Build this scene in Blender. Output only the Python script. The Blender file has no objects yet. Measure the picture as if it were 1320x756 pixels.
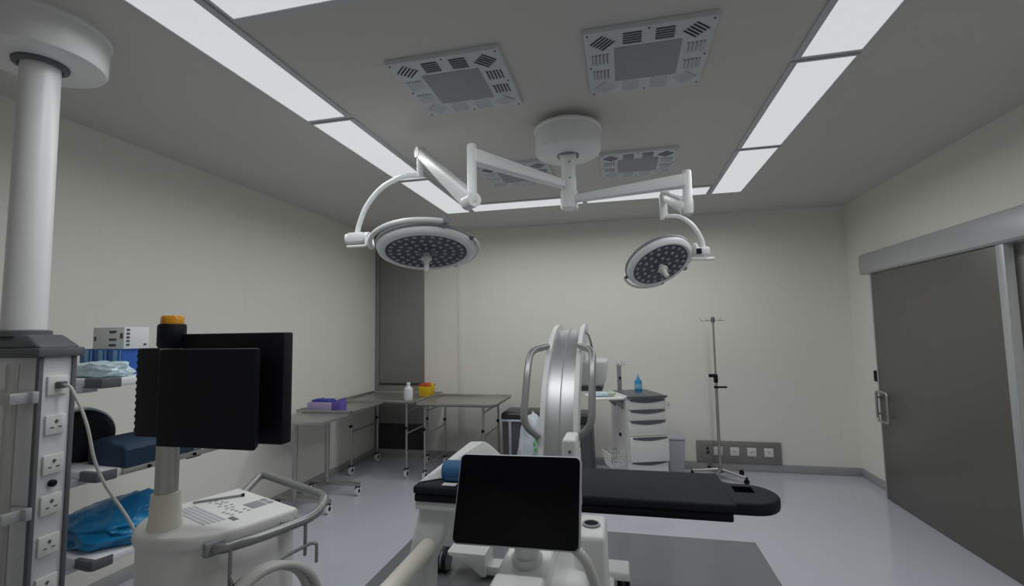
import bpy, bmesh, math, random
from mathutils import Vector, Matrix, noise
random.seed(7)
S = bpy.context.scene
COL = S.collection
R = math.radians
PI = math.pi

# ------------------------------------------------------------------ materials
def mat(name, col, rough=0.5, metal=0.0, var=0.04, scale=14.0, bump=0.0, bscale=60.0,
        spec=0.5, trans=0.0, alpha=1.0, coat=0.0, emit=None, estr=0.0, aniso=False):
    m = bpy.data.materials.new(name); m.use_nodes = True
    nt = m.node_tree; b = nt.nodes['Principled BSDF']
    tc = nt.nodes.new('ShaderNodeTexCoord')
    n = nt.nodes.new('ShaderNodeTexNoise'); n.inputs['Scale'].default_value = scale
    n.inputs['Detail'].default_value = 3
    if aniso:
        mp = nt.nodes.new('ShaderNodeMapping'); mp.inputs['Scale'].default_value = (1, 1, 22)
        nt.links.new(tc.outputs['Object'], mp.inputs['Vector']); nt.links.new(mp.outputs['Vector'], n.inputs['Vector'])
    else:
        nt.links.new(tc.outputs['Object'], n.inputs['Vector'])
    mx = nt.nodes.new('ShaderNodeMix'); mx.data_type = 'RGBA'
    lo = tuple(max(0, c * (1 - var)) for c in col) + (1,)
    hi = tuple(min(1, c * (1 + var)) for c in col) + (1,)
    mx.inputs['A'].default_value = lo; mx.inputs['B'].default_value = hi
    nt.links.new(n.outputs['Fac'], mx.inputs['Factor'])
    nt.links.new(mx.outputs['Result'], b.inputs['Base Color'])
    mr = nt.nodes.new('ShaderNodeMapRange')
    mr.inputs['To Min'].default_value = max(0.02, rough - 0.05); mr.inputs['To Max'].default_value = min(1, rough + 0.05)
    nt.links.new(n.outputs['Fac'], mr.inputs['Value']); nt.links.new(mr.outputs['Result'], b.inputs['Roughness'])
    b.inputs['Metallic'].default_value = metal
    b.inputs['Specular IOR Level'].default_value = spec
    b.inputs['Transmission Weight'].default_value = trans
    b.inputs['Alpha'].default_value = alpha
    b.inputs['Coat Weight'].default_value = coat
    if emit:
        b.inputs['Emission Color'].default_value = tuple(emit) + (1,)
        b.inputs['Emission Strength'].default_value = estr
    if bump:
        n2 = nt.nodes.new('ShaderNodeTexNoise'); n2.inputs['Scale'].default_value = bscale
        nt.links.new(tc.outputs['Object'], n2.inputs['Vector'])
        bp = nt.nodes.new('ShaderNodeBump'); bp.inputs['Strength'].default_value = bump
        bp.inputs['Distance'].default_value = 0.01
        nt.links.new(n2.outputs['Fac'], bp.inputs['Height']); nt.links.new(bp.outputs['Normal'], b.inputs['Normal'])
    return m

def seam_mat(name, col, seamcol, rough, axes, spec=0.5, var=0.03, width=0.003):
    """panelled surface: axes = [(axis index, period, offset), ...] in object space"""
    m = mat(name, col, rough, var=var, scale=1.2, spec=spec)
    nt = m.node_tree; b = nt.nodes['Principled BSDF']
    tc = nt.nodes.new('ShaderNodeTexCoord'); sp = nt.nodes.new('ShaderNodeSeparateXYZ')
    nt.links.new(tc.outputs['Object'], sp.inputs[0])
    acc = None
    for ax, per, off in axes:
        a = nt.nodes.new('ShaderNodeMath'); a.operation = 'ADD'; a.inputs[1].default_value = off + 100 * per
        nt.links.new(sp.outputs[ax], a.inputs[0])
        d = nt.nodes.new('ShaderNodeMath'); d.operation = 'MODULO'; d.inputs[1].default_value = per
        nt.links.new(a.outputs[0], d.inputs[0])
        l = nt.nodes.new('ShaderNodeMath'); l.operation = 'LESS_THAN'; l.inputs[1].default_value = width
        nt.links.new(d.outputs[0], l.inputs[0])
        if acc is None: acc = l
        else:
            q = nt.nodes.new('ShaderNodeMath'); q.operation = 'MAXIMUM'
            nt.links.new(acc.outputs[0], q.inputs[0]); nt.links.new(l.outputs[0], q.inputs[1]); acc = q
    old = b.inputs['Base Color'].links[0].from_socket
    mx = nt.nodes.new('ShaderNodeMix'); mx.data_type = 'RGBA'
    nt.links.new(acc.outputs[0], mx.inputs['Factor']); nt.links.new(old, mx.inputs['A'])
    mx.inputs['B'].default_value = tuple(seamcol) + (1,)
    nt.links.new(mx.outputs['Result'], b.inputs['Base Color'])
    return m

M = {}
M['wall'] = seam_mat('wall_panel_beige', (0.768, 0.757, 0.70), (0.72, 0.71, 0.655), 0.62, [(0, 1.18, 1.395), (1, 1.18, 0.1)], spec=0.3, width=0.004)
M['ceil'] = seam_mat('ceiling_panel', (0.60, 0.585, 0.562), (0.54, 0.525, 0.505), 0.6, [(1, 1.18, 0.25)], spec=0.3)
M['floor'] = mat('vinyl_floor', (0.505, 0.52, 0.59), 0.10, var=0.03, scale=0.8, spec=0.5)
M['inlay'] = mat('grey_vinyl_inlay', (0.175, 0.187, 0.196), 0.2, var=0.04, scale=2.0)
M['base'] = mat('baseboard_vinyl', (0.36, 0.36, 0.37), 0.4, var=0.05)
M['door'] = mat('door_bronze_grey', (0.118, 0.113, 0.100), 0.38, var=0.03, scale=3)
M['alu'] = mat('brushed_aluminium', (0.47, 0.485, 0.50), 0.36, metal=0.35, var=0.04)
M['steel'] = mat('stainless_steel', (0.45, 0.445, 0.43), 0.37, metal=0.85, var=0.03, scale=3)
M['steelpan'] = mat('brushed_steel_panel', (0.27, 0.264, 0.25), 0.45, metal=0.35, var=0.06, scale=9, aniso=True)
M['grille'] = mat('dark_grille', (0.06, 0.06, 0.058), 0.5, metal=0.4)
M['trackst'] = mat('polished_track', (0.52, 0.53, 0.54), 0.40, metal=0.85, var=0.04, scale=3)
M['white'] = mat('white_enamel', (0.80, 0.81, 0.825), 0.33, var=0.02)
M['white2'] = mat('white_plastic', (0.74, 0.745, 0.735), 0.42, var=0.025)
M['cwhite'] = mat('machine_white', (0.66, 0.68, 0.675), 0.35, var=0.02)
M['cream'] = mat('cream_plastic', (0.72, 0.70, 0.62), 0.42, var=0.03)
M['lampw'] = mat('lamp_white', (0.82, 0.845, 0.85), 0.36, var=0.03)
M['ventw'] = mat('vent_powder_white', (0.58, 0.615, 0.64), 0.5, var=0.03)
M['ventg'] = mat('vent_perforated_grey', (0.36, 0.38, 0.40), 0.6, var=0.05, scale=300, bump=0.5, bscale=700)
M['dark'] = mat('dark_slot', (0.012, 0.013, 0.018), 0.6)
M['void'] = mat('deep_black_recess', (0.0015, 0.0015, 0.002), 0.95, spec=0.0)
M['black'] = mat('black_plastic', (0.0045, 0.0055, 0.010), 0.55, var=0.1, spec=0.25)
M['screen'] = mat('screen_glass', (0.002, 0.002, 0.004), 0.10, var=0.1, spec=0.18)
M['mattress'] = mat('black_mattress', (0.011, 0.0135, 0.0195), 0.6, var=0.12, scale=25, bump=0.05, bscale=150, spec=0.17)
M['carbon'] = mat('black_tabletop', (0.003, 0.003, 0.006), 0.5, var=0.1, spec=0.2)
M['dgrey'] = mat('dark_grey_plastic', (0.105, 0.112, 0.125), 0.45, var=0.05)
M['mgrey'] = mat('mid_grey_plastic', (0.27, 0.29, 0.31), 0.5, var=0.05)
M['handle'] = mat('grey_handle_paint', (0.27, 0.275, 0.28), 0.3, metal=0.4, var=0.05)
M['bluefoam'] = mat('navy_foam', (0.006, 0.028, 0.066), 0.7, var=0.1, bump=0.15, bscale=200)
M['bluecush'] = mat('blue_cushion', (0.025, 0.115, 0.27), 0.6, var=0.08)
M['bluebag'] = mat('blue_plastic_film', (0.006, 0.20, 0.44), 0.32, var=0.25, scale=9, bump=0.6, bscale=22)
M['bluebox'] = mat('blue_carton', (0.02, 0.10, 0.42), 0.5, var=0.12, scale=30)
M['lblue'] = mat('pale_blue_print', (0.22, 0.45, 0.68), 0.5)
M['carton'] = mat('white_carton', (0.72, 0.74, 0.74), 0.55, var=0.03)
M['print'] = mat('dark_print', (0.07, 0.075, 0.08), 0.6)
M['greyprint'] = mat('grey_print', (0.30, 0.31, 0.32), 0.6)
M['softpack'] = mat('clear_film_pack', (0.55, 0.70, 0.76), 0.28, var=0.18, scale=12, bump=0.3, bscale=30)
M['greenpack'] = mat('green_film_pack', (0.42, 0.50, 0.36), 0.35, var=0.25, scale=18)
M['orange'] = mat('amber_lens', (0.78, 0.33, 0.02), 0.25, var=0.05)
M['purple'] = mat('purple_carton', (0.13, 0.09, 0.42), 0.5, var=0.15, scale=40)
M['lilac'] = mat('lilac_carton', (0.42, 0.36, 0.60), 0.5, var=0.2, scale=40)
M['glove'] = mat('blue_nitrile', (0.05, 0.06, 0.34), 0.5, var=0.2)
M['yellow'] = mat('yellow_sharps_plastic', (0.74, 0.48, 0.01), 0.4, var=0.05)
M['red'] = mat('red_lid_plastic', (0.52, 0.07, 0.015), 0.4, var=0.05)
M['bottle'] = mat('clear_bottle_plastic', (0.70, 0.73, 0.74), 0.25, var=0.05)
M['blueliq'] = mat('blue_liquid', (0.03, 0.27, 0.52), 0.2, var=0.05)
M['bagwhite'] = mat('white_plastic_bag', (0.60, 0.67, 0.74), 0.35, var=0.12, scale=8, bump=0.5, bscale=14)
M['green'] = mat('green_print', (0.14, 0.48, 0.12), 0.5, var=0.3, scale=40)
M['binliner'] = mat('black_bin_liner', (0.025, 0.026, 0.029), 0.3, var=0.3, scale=12, bump=0.6, bscale=30)
M['bin'] = mat('bin_grey', (0.085, 0.09, 0.10), 0.5, var=0.05)
M['binlight'] = mat('bin_pale_grey', (0.40, 0.42, 0.46), 0.5, var=0.03)
M['cloth'] = mat('white_cloth', (0.74, 0.755, 0.75), 0.8, var=0.03, bump=0.1, bscale=120)
M['cable'] = mat('grey_cable', (0.50, 0.505, 0.49), 0.45, var=0.03)
M['socket'] = mat('socket_white', (0.72, 0.73, 0.73), 0.4, var=0.02)
M['tower'] = mat('tower_silver_grey', (0.70, 0.71, 0.73), 0.42, metal=0.1, var=0.02)
M['frost'] = mat('clear_acrylic', (0.75, 0.78, 0.8), 0.12, trans=0.85)
M['ledplate'] = mat('led_plate', (0.055, 0.061, 0.09), 0.25, var=0.1)
M['leddot'] = mat('led_lens', (0.36, 0.385, 0.44), 0.2, var=0.15, scale=40)
M['lightframe'] = mat('light_frame', (0.55, 0.57, 0.60), 0.5, metal=0.1)
M['diffuser'] = mat('light_diffuser', (0.3, 0.3, 0.3), 0.6, spec=0.2, emit=(0.955, 0.985, 1.0), estr=0.595)

# ------------------------------------------------------------------ geometry
def fillet(pts, rad, n=6):
    pts = [Vector(p) for p in pts]; out = [pts[0]]
    for i in range(1, len(pts) - 1):
        a, b, c = pts[i-1], pts[i], pts[i+1]
        d1 = (a - b); d2 = (c - b)
        r = min(rad, d1.length * .49, d2.length * .49)
        p1 = b + d1.normalized() * r; p2 = b + d2.normalized() * r
        for k in range(n + 1):
            t = k / n
            out.append(p1 * (1-t)**2 + b * 2*t*(1-t) + p2 * t*t)
    out.append(pts[-1]); return out

class MB:
    def __init__(s): s.bm = bmesh.new()
    def _add(s, t, Mx=None):
        if Mx is not None: t.transform(Mx)
        me = bpy.data.meshes.new('tmp'); t.to_mesh(me); t.free()
        s.bm.from_mesh(me); bpy.data.meshes.remove(me); return s
    def hexa(s, P, bev=0.0, seg=2, Mx=None):
        t = bmesh.new(); v = [t.verts.new(p) for p in P]
        for f in ((3,2,1,0),(4,5,6,7),(0,1,5,4),(1,2,6,5),(2,3,7,6),(3,0,4,7)): t.faces.new([v[i] for i in f])
        bmesh.ops.recalc_face_normals(t, faces=t.faces[:])
        if bev: bmesh.ops.bevel(t, geom=t.edges[:], offset=bev, segments=seg, profile=0.5, affect='EDGES', clamp_overlap=True)
        return s._add(t, Mx)
    def box(s, x0, x1, y0, y1, z0, z1, bev=0.0, seg=2, Mx=None):
        return s.hexa([(x0,y0,z0),(x1,y0,z0),(x1,y1,z0),(x0,y1,z0),(x0,y0,z1),(x1,y0,z1),(x1,y1,z1),(x0,y1,z1)], bev, seg, Mx)
    def prism(s, poly, a, b, axis='z', bev=0.0, seg=2, Mx=None, vert_only=False):
        t = bmesh.new()
        def P(p, h):
            return {'z': (p[0], p[1], h), 'y': (p[0], h, p[1]), 'x': (h, p[0], p[1])}[axis]
        lo = [t.verts.new(P(p, a)) for p in poly]; hi = [t.verts.new(P(p, b)) for p in poly]
        n = len(poly)
        t.faces.new(lo); t.faces.new(hi)
        for i in range(n): t.faces.new([lo[i], lo[(i+1)%n], hi[(i+1)%n], hi[i]])
        bmesh.ops.recalc_face_normals(t, faces=t.faces[:])
        if bev:
            es = [e for e in t.edges if (e.verts[0] in lo) == (e.verts[1] in lo)]
            bmesh.ops.bevel(t, geom=es, offset=bev, segments=seg, profile=0.5, affect='EDGES', clamp_overlap=True)
        return s._add(t, Mx)
    def tube(s, pts, r, seg=12, closed=False, Mx=None, flat=None):
        pts = [Vector(p) for p in pts]; n = len(pts); t = bmesh.new(); rings = []
        rr = r if isinstance(r, (list, tuple)) else [r] * n
        prev = None
        for i, p in enumerate(pts):
            if closed: d = pts[(i+1) % n] - pts[i-1]
            else: d = pts[min(i+1, n-1)] - pts[max(i-1, 0)]
            d.normalize()
            if prev is None:
                a = Vector((0,0,1)) if abs(d.z) < .9 else Vector((1,0,0))
                u = d.cross(a).normalized()
            else:
                u = prev - d * prev.dot(d); u.normalize()
            prev = u; w = d.cross(u)
            fl = flat if flat else 1.0
            rings.append([t.verts.new(p + (u * math.cos(2*PI*k/seg) * fl + w * math.sin(2*PI*k/seg)) * rr[i]) for k in range(seg)])
        m = n if closed else n - 1
        for i in range(m):
            A, B = rings[i], rings[(i+1) % n]
            for k in range(seg): t.faces.new([A[k], A[(k+1)%seg], B[(k+1)%seg], B[k]])
        if not closed: t.faces.new(rings[0][::-1]); t.faces.new(rings[-1])
        bmesh.ops.recalc_face_normals(t, faces=t.faces[:])
        return s._add(t, Mx)
    def lathe(s, prof, org=(0,0,0), seg=32, Mx=None, sx=1.0, sy=1.0):
        t = bmesh.new(); rings = []
        for r, z in prof:
            if r < 1e-6: rings.append([t.verts.new((org[0], org[1], org[2]+z))])
            else: rings.append([t.verts.new((org[0]+r*sx*math.cos(2*PI*k/seg), org[1]+r*sy*math.sin(2*PI*k/seg), org[2]+z)) for k in range(seg)])
        for A, B in zip(rings, rings[1:]):
            if len(A) == 1 and len(B) == 1: continue
            for k in range(seg):
                k2 = (k+1) % seg
                if len(A) == 1: t.faces.new([A[0], B[k2], B[k]])
                elif len(B) == 1: t.faces.new([A[k], A[k2], B[0]])
                else: t.faces.new([A[k], A[k2], B[k2], B[k]])
        if len(rings[0]) > 1: t.faces.new(rings[0][::-1])
        if len(rings[-1]) > 1: t.faces.new(rings[-1])
        bmesh.ops.recalc_face_normals(t, faces=t.faces[:])
        return s._add(t, Mx)
    def cyl(s, p, q, r, seg=20, r2=None):
        return s.tube([p, q], [r, r if r2 is None else r2], seg)
    def hull(s, pts, bev=0.0, seg=3, sub=0):
        t = bmesh.new()
        for p in pts: t.verts.new(p)
        bmesh.ops.convex_hull(t, input=t.verts[:])
        for v in [v for v in t.verts if not v.link_faces]: t.verts.remove(v)
        if bev: bmesh.ops.bevel(t, geom=t.edges[:], offset=bev, segments=seg, profile=0.5, affect='EDGES', clamp_overlap=True)
        return s._add(t)
    def blob(s, c, rad, amp=0.15, freq=6.0, lvl=4, flatz=None, seed=0, box=0.0):
        t = bmesh.new(); bmesh.ops.create_icosphere(t, subdivisions=lvl, radius=1.0)
        for v in t.verts:
            d = v.co.normalized()
            if box:
                m = max(abs(d.x), abs(d.y), abs(d.z)); d = d * ((1-box) + box / m * 0.85)
            k = 1 + amp * noise.noise(d * freq * .3 + Vector((seed, seed*2, 0))) + amp * .6 * noise.noise(d * freq + Vector((seed, 0, 3)))
            p = Vector((d.x*rad[0], d.y*rad[1], d.z*rad[2])) * k
            v.co = p + Vector(c)
            if flatz is not None and v.co.z < flatz: v.co.z = flatz
        return s._add(t)

def link(name, mb, material, parent=None, world=True, sharp=38):
    bm = mb.bm
    bmesh.ops.recalc_face_normals(bm, faces=bm.faces[:])
    for f in bm.faces: f.smooth = True
    for e in bm.edges:
        if len(e.link_faces) == 2 and e.calc_face_angle(0) > R(sharp): e.smooth = False
    me = bpy.data.meshes.new(name)
    if parent is not None and world:
        root = parent
        while root.parent: root = root.parent
        W = Matrix.Translation(root.location) @ Matrix.Rotation(root.rotation_euler.z, 4, 'Z')
        bm.transform(W.inverted())
    bm.to_mesh(me); bm.free()
    me.materials.append(material)
    o = bpy.data.objects.new(name, me); COL.objects.link(o)
    if parent is not None: o.parent = parent
    return o
def tag(o, label, cat, group=None, kind=None):
    o['label'] = label; o['category'] = cat
    if group: o['group'] = group
    if kind: o['kind'] = kind
    return o
def thing(name, label, cat, loc=(0,0,0), rz=0.0, group=None):
    o = bpy.data.objects.new(name, None); COL.objects.link(o)
    o.empty_display_size = .05
    o.location = loc; o.rotation_euler = (0,0,rz)
    return tag(o, label, cat, group)
def struct(name, mb, material, parent=None, label=None):
    o = link(name, mb, material, parent)
    if parent is None: o['kind'] = 'structure'
    if label: o['label'] = label
    return o
def copy_tree(o, parent=None):
    c = o.copy(); COL.objects.link(c)
    if parent is not None: c.parent = parent
    for ch in list(o.children): copy_tree(ch, c)
    return c

# ------------------------------------------------------------------ room
XL, XR, YB, YF, H = -3.11, 2.32, 5.656, -0.80, 2.80
T = 0.1
struct('floor', MB().box(XL-T, XR+T, YF-T, YB+T, -T, 0), M['floor'])
struct('ceiling', MB().box(XL-T, XR+T, YF-T, YB+T, H, H+T), M['ceil'])
struct('wall_left', MB().box(XL-T, XL, YF-T, YB+T, 0, H), M['wall'])
struct('wall_right', MB().box(XR, XR+T, YF-T, YB+T, 0, H), M['wall'])
struct('wall_back', MB().box(XL, XR, YB, YB+T, 0, H), M['wall'])
struct('wall_front', MB().box(XL, XR, YF-T, YF, 0, H), M['wall'])
struct('baseboard_back', MB().box(-2.43, XR-.004, YB-.010, YB, 0, .085, .003), M['base'])
struct('baseboard_left', MB().box(XL, XL+.010, YF, YB-.03, 0, .085, .003), M['base'])
struct('baseboard_right', MB().box(XR-.010, XR, 4.975, YB, 0, .085, .003), M['base'])
struct('baseboard_right', MB().box(XR-.010, XR, YF, 1.6, 0, .085, .003), M['base'])
# shallow boxed pilaster beside the steel panel
struct('trim_1', MB().box(-1.985, -1.90, YB-.012, YB, .085, H, .003), M['wall'])

# sliding door
d = bpy.data.objects.new('door_1', None); COL.objects.link(d); d.location = (2.24, 4.2, 0); d['kind'] = 'structure'
d['label'] = 'closed dark bronze grey sliding door with aluminium header'
link('door_leaf', MB().box(2.218, 2.262, 3.46, 4.965, .006, 2.015, .003), M['door'], d)
link('edge_profile', MB().box(2.214, 2.266, 3.395, 3.459, .006, 2.015, .004), M['alu'], d)
link('edge_profile', MB().box(2.214, 2.266, 4.966, 4.982, .006, 2.015, .003), M['alu'], d)
mb = MB(); mb.prism([(2.318, 2.0), (2.206, 2.0), (2.192, 2.014), (2.192, 2.172), (2.206, 2.19), (2.318, 2.19)], 1.62, 5.115, axis='y', bev=.003)
link('track_cover', mb, M['alu'], d)
pts = fillet([(2.172, 4.745, .69), (2.172, 4.745, .945), (2.172, 4.93, .945), (2.172, 4.93, .69), (2.172, 4.745, .69)], .03)
mb = MB(); mb.tube(pts[1:-1] if False else pts, .011, 10)
for y, z in ((4.745, .75), (4.745, .89), (4.93, .75), (4.93, .89)): mb.cyl((2.172, y, z), (2.219, y, z), .008, 10)
link('pull_handle', mb, M['steel'], d)
w = tag(link('wall_switch', MB().box(2.306, 2.32, 5.205, 5.255, 1.0, 1.10, .004), M['black']), 'small black switch on the right wall beside the sliding door', 'switch')

# floor inlay
tag(link('floor_mat', MB().box(-1.58, .865, .55, 3.825, 0, .003), M['inlay']), 'dark grey vinyl rectangle inlaid in the pale floor under the operating table', 'floor mat')

# ------------------------------------------------------------------ ceiling lights (a rectangular ring of panels)
def light_panel(x0, x1, y0, y1, inner, label):
    t = thing('ceiling_light', label, 'light', ((x0+x1)/2, (y0+y1)/2, H), 0, 'light panels of the ceiling ring')
    f = .012; g = .032; zb, zt = H-.010, H
    e = {k: (g if k == inner else f) for k in 'LRNF'}
    mb = MB()
    mb.box(x0-e['L'], x0, y0-f, y1+f, zb, zt, .002); mb.box(x1, x1+e['R'], y0-f, y1+f, zb, zt, .002)
    mb.box(x0, x1, y0-e['N'], y0, zb, zt, .002); mb.box(x0, x1, y1, y1+e['F'], zb, zt, .002)
    link('frame', mb, M['lightframe'], t)
    link('diffuser', MB().box(x0, x1, y0, y1, H-.006, H), M['diffuser'], t)
    l = bpy.data.lights.new('panel_lamp', 'AREA'); l.shape = 'RECTANGLE'
    l.size = (x1-x0) * .98; l.size_y = (y1-y0) * .98
    l.energy = LAMP * (x1-x0) * (y1-y0); l.color = (0.97, 0.985, 0.99); l.spread = R(168)
    lo = bpy.data.objects.new('panel_lamp', l); COL.objects.link(lo); lo.parent = t
    lo.location = (0, 0, -.012)
    return t
LAMP = 21.0
ys = [(1.285, 2.415), (2.465, 3.585), (3.635, 4.755)]
nm = ['nearest panel of the {} ceiling light strip, cut off at the top', 'middle long panel of the {} ceiling light strip', 'farthest panel of the {} ceiling light strip, at the ring corner']
for k, (a, b) in enumerate(ys):
    light_panel(-1.78, -1.533, a, b, 'R', 'white ' + nm[k].format('left'))
    light_panel(.862, 1.115, a, b, 'L', 'white ' + nm[k].format('right'))
light_panel(-1.475, -.345, 4.505, 4.752, 'N', 'bright white light panel of the far strip, left of the surgical light post')
light_panel(-.300, .808, 4.505, 4.752, 'N', 'bright white light panel of the far strip, behind the right lamp arm')
light_panel(-1.475, -.345, 1.285, 1.53, 'F', 'bright white crosswise light panel at the top left edge, at the strip corner')
light_panel(-.300, .808, 1.285, 1.53, 'F', 'bright white crosswise light panel of the near strip overhead')

# ------------------------------------------------------------------ ceiling diffusers
def vent(cx, cy, label):
    t = thing('ceiling_vent', label, 'vent', (cx, cy, H), 0, 'square supply vents in the ceiling')
    h = .272
    mb = MB(); mb.hexa([(cx-h, cy-h, H-.024), (cx+h, cy-h, H-.024), (cx+h, cy+h, H-.024), (cx-h, cy+h, H-.024),
                        (cx-h-.004, cy-h-.004, H), (cx+h+.004, cy-h-.004, H), (cx+h+.004, cy+h+.004, H), (cx-h-.004, cy+h+.004, H)], .003)
    link('plate', mb, M['ventw'], t)
    c = .145
    link('perforated_grille', MB().box(cx-c, cx+c, cy-c, cy+c, H-.0265, H-.022, .001), M['ventg'], t)
    def group(gx, gy, ang):
        Mx = Matrix.Translation((cx+gx, cy+gy, H-.024)) @ Matrix.Rotation(ang, 4, 'Z')
        lou, opn = MB(), MB()
        for k in range(5):
            y = -.034 + k*.017; L = .039
            # louvre scoop: rises gently from the inside (+y) to an open lip facing outward (-y)
            lou.prism([(y, -.0075), (y+.0012, -.0085), (y+.013, 0), (y+.003, 0)], -L, L, axis='x', Mx=Mx)
            opn.box(-L, L, y-.003, y+.004, -.0012, .001, Mx=Mx)
        link('louvre', lou, M['ventw'], t); link('louvre_opening', opn, M['dark'], t)
    q = .208
    for s in (-.068, .068):
        group(s, -q, 0); group(s, q, PI); group(-q, s, -PI/2); group(q, s, PI/2)
    for sx, sy, a in ((-1, -1, -PI/4), (1, -1, PI/4), (1, 1, 3*PI/4), (-1, 1, -3*PI/4)): group(sx*.195, sy*.195, a)
    for sx in (-1, 0, 1):
        for sy in (-1, 0, 1):
            if sx or sy: link('screw', MB().lathe([(.005, 0), (.005, -.003), (0, -.004)], (cx+sx*.256, cy+sy*.256, H-.0238), 10), M['dgrey'], t)
vent(-.77, 2.235, 'white square louvred ceiling vent nearest the left light strip, at the front')
vent(.15, 2.235, 'white square louvred ceiling vent at the front, the largest in view, near the right strip')
vent(-.78, 3.69, 'white square ceiling vent half hidden behind the left surgical lamp arm')
vent(.15, 3.69, 'white square ceiling vent right of the surgical light cover, above the right lamp arm')

# ------------------------------------------------------------------ surgical light
cam_loc = Vector((0, 0, 1.5266))
pitch, roll, yaw = 0.0803, -0.0170, -0.2255
fw = Vector((math.sin(yaw)*math.cos(pitch), math.cos(yaw)*math.cos(pitch), math.sin(pitch)))
rt0 = Vector((math.cos(yaw), -math.sin(yaw), 0)); up0 = rt0.cross(fw)
rt = rt0*math.cos(roll) + up0*math.sin(roll); up = -rt0*math.sin(roll) + up0*math.cos(roll)

t = thing('surgical_light', 'white twin surgical light with two round lamps hanging from the ceiling centre', 'surgical light', (-.29, 2.86, H))
px, py = -.29, 2.86
link('ceiling_cover', MB().lathe([(.12, 0), (.12, -.044), (.205, -.045), (.205, -.057), (.198, -.061), (.198, -.185), (.19, -.20), (.18, -.206), (0, -.206)], (px, py, H), 48), M['lampw'], t)
mb = MB(); mb.lathe([(.066, -.204), (.066, -.215), (.056, -.218), (.056, -.206)], (px, py, H), 32)
link('collar', mb, M['mgrey'], t)
mb = MB(); mb.lathe([(.042, 2.61-H), (.042, 2.46-H), (.046, 2.455-H), (.046, 2.335-H), (0, 2.335-H)], (px, py, H), 32)
mb.box(px-.05, px+.05, py-.05, py+.05, 2.575, 2.588, .004)
link('post', mb, M['lampw'], t)
mb = MB(); mb.lathe([(.049, 2.372-H), (.052, 2.366-H), (.052, 2.265-H), (.047, 2.26-H), (0, 2.26-H)], (px, py, H), 32)
for a in range(4): mb.lathe([(.007, 0), (.007, -.006), (0, -.006)], (px+.048*math.cos(a*PI/2+.6), py+.048*math.sin(a*PI/2+.6), 2.262), 10)
link('hub', mb, M['lampw'], t)
for z in (2.54, 2.44): link('bolt', MB().lathe([(.005, 0), (.005, -.001), (0, -.001)], (0,0,0), 8, Mx=Matrix.Translation((px+.012, py-.0465, z)) @ Matrix.Rotation(R(90), 4, 'X')), M['dgrey'], t)
def beam(p, q, h0, h1, w0, w1, bev=.008):
    p, q = Vector(p), Vector(q); d = (q-p).normalized(); s = d.cross(Vector((0,0,1))).normalized(); u = s.cross(d).normalized()
    P = []
    for c, h, w in ((p, h0, w0), (q, h1, w1)):
        P += [c - s*w - u*h, c + s*w - u*h, c + s*w + u*h, c - s*w + u*h]
    return MB().hexa(P, bev, 3)
# left arm
J1 = Vector((-.712, 2.25, 0))
link('swing_arm', beam((px-.03, py-.04, 2.405), (J1.x, J1.y, 2.412), .024, .037, .024, .03), M['lampw'], t)
mb = MB(); mb.lathe([(.0, 0), (.022, 0), (.025, -.006), (.025, -.245), (.027, -.25), (.027, -.30), (.02, -.31), (0, -.31)], (J1.x, J1.y, 2.472), 24)
link('elbow_tube', mb, M['lampw'], t)
E1 = Vector((-.725, 2.262, 2.185)); K1 = Vector((-1.19, 2.70, 2.645))
sa = beam(E1, K1 + (K1-E1).normalized()*.0, .045, .030, .032, .024, .012)
mb2 = MB(); mb2.cyl(E1 - Vector((.03, -.03, 0)), E1 + Vector((.03, -.028, 0)), .038, 24); sa._add(mb2.bm)
mb2 = MB(); dK = (K1-E1).normalized(); sK = dK.cross(Vector((0,0,1))).normalized()
mb2.cyl(K1 - sK*.026, K1 + sK*.026, .034, 24); sa._add(mb2.bm)
link('spring_arm', sa, M['lampw'], t)
link('drop_tube', MB().tube([(K1.x, K1.y, 2.63), (K1.x, K1.y, 2.49)], .021, 16), M['lampw'], t)

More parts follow.
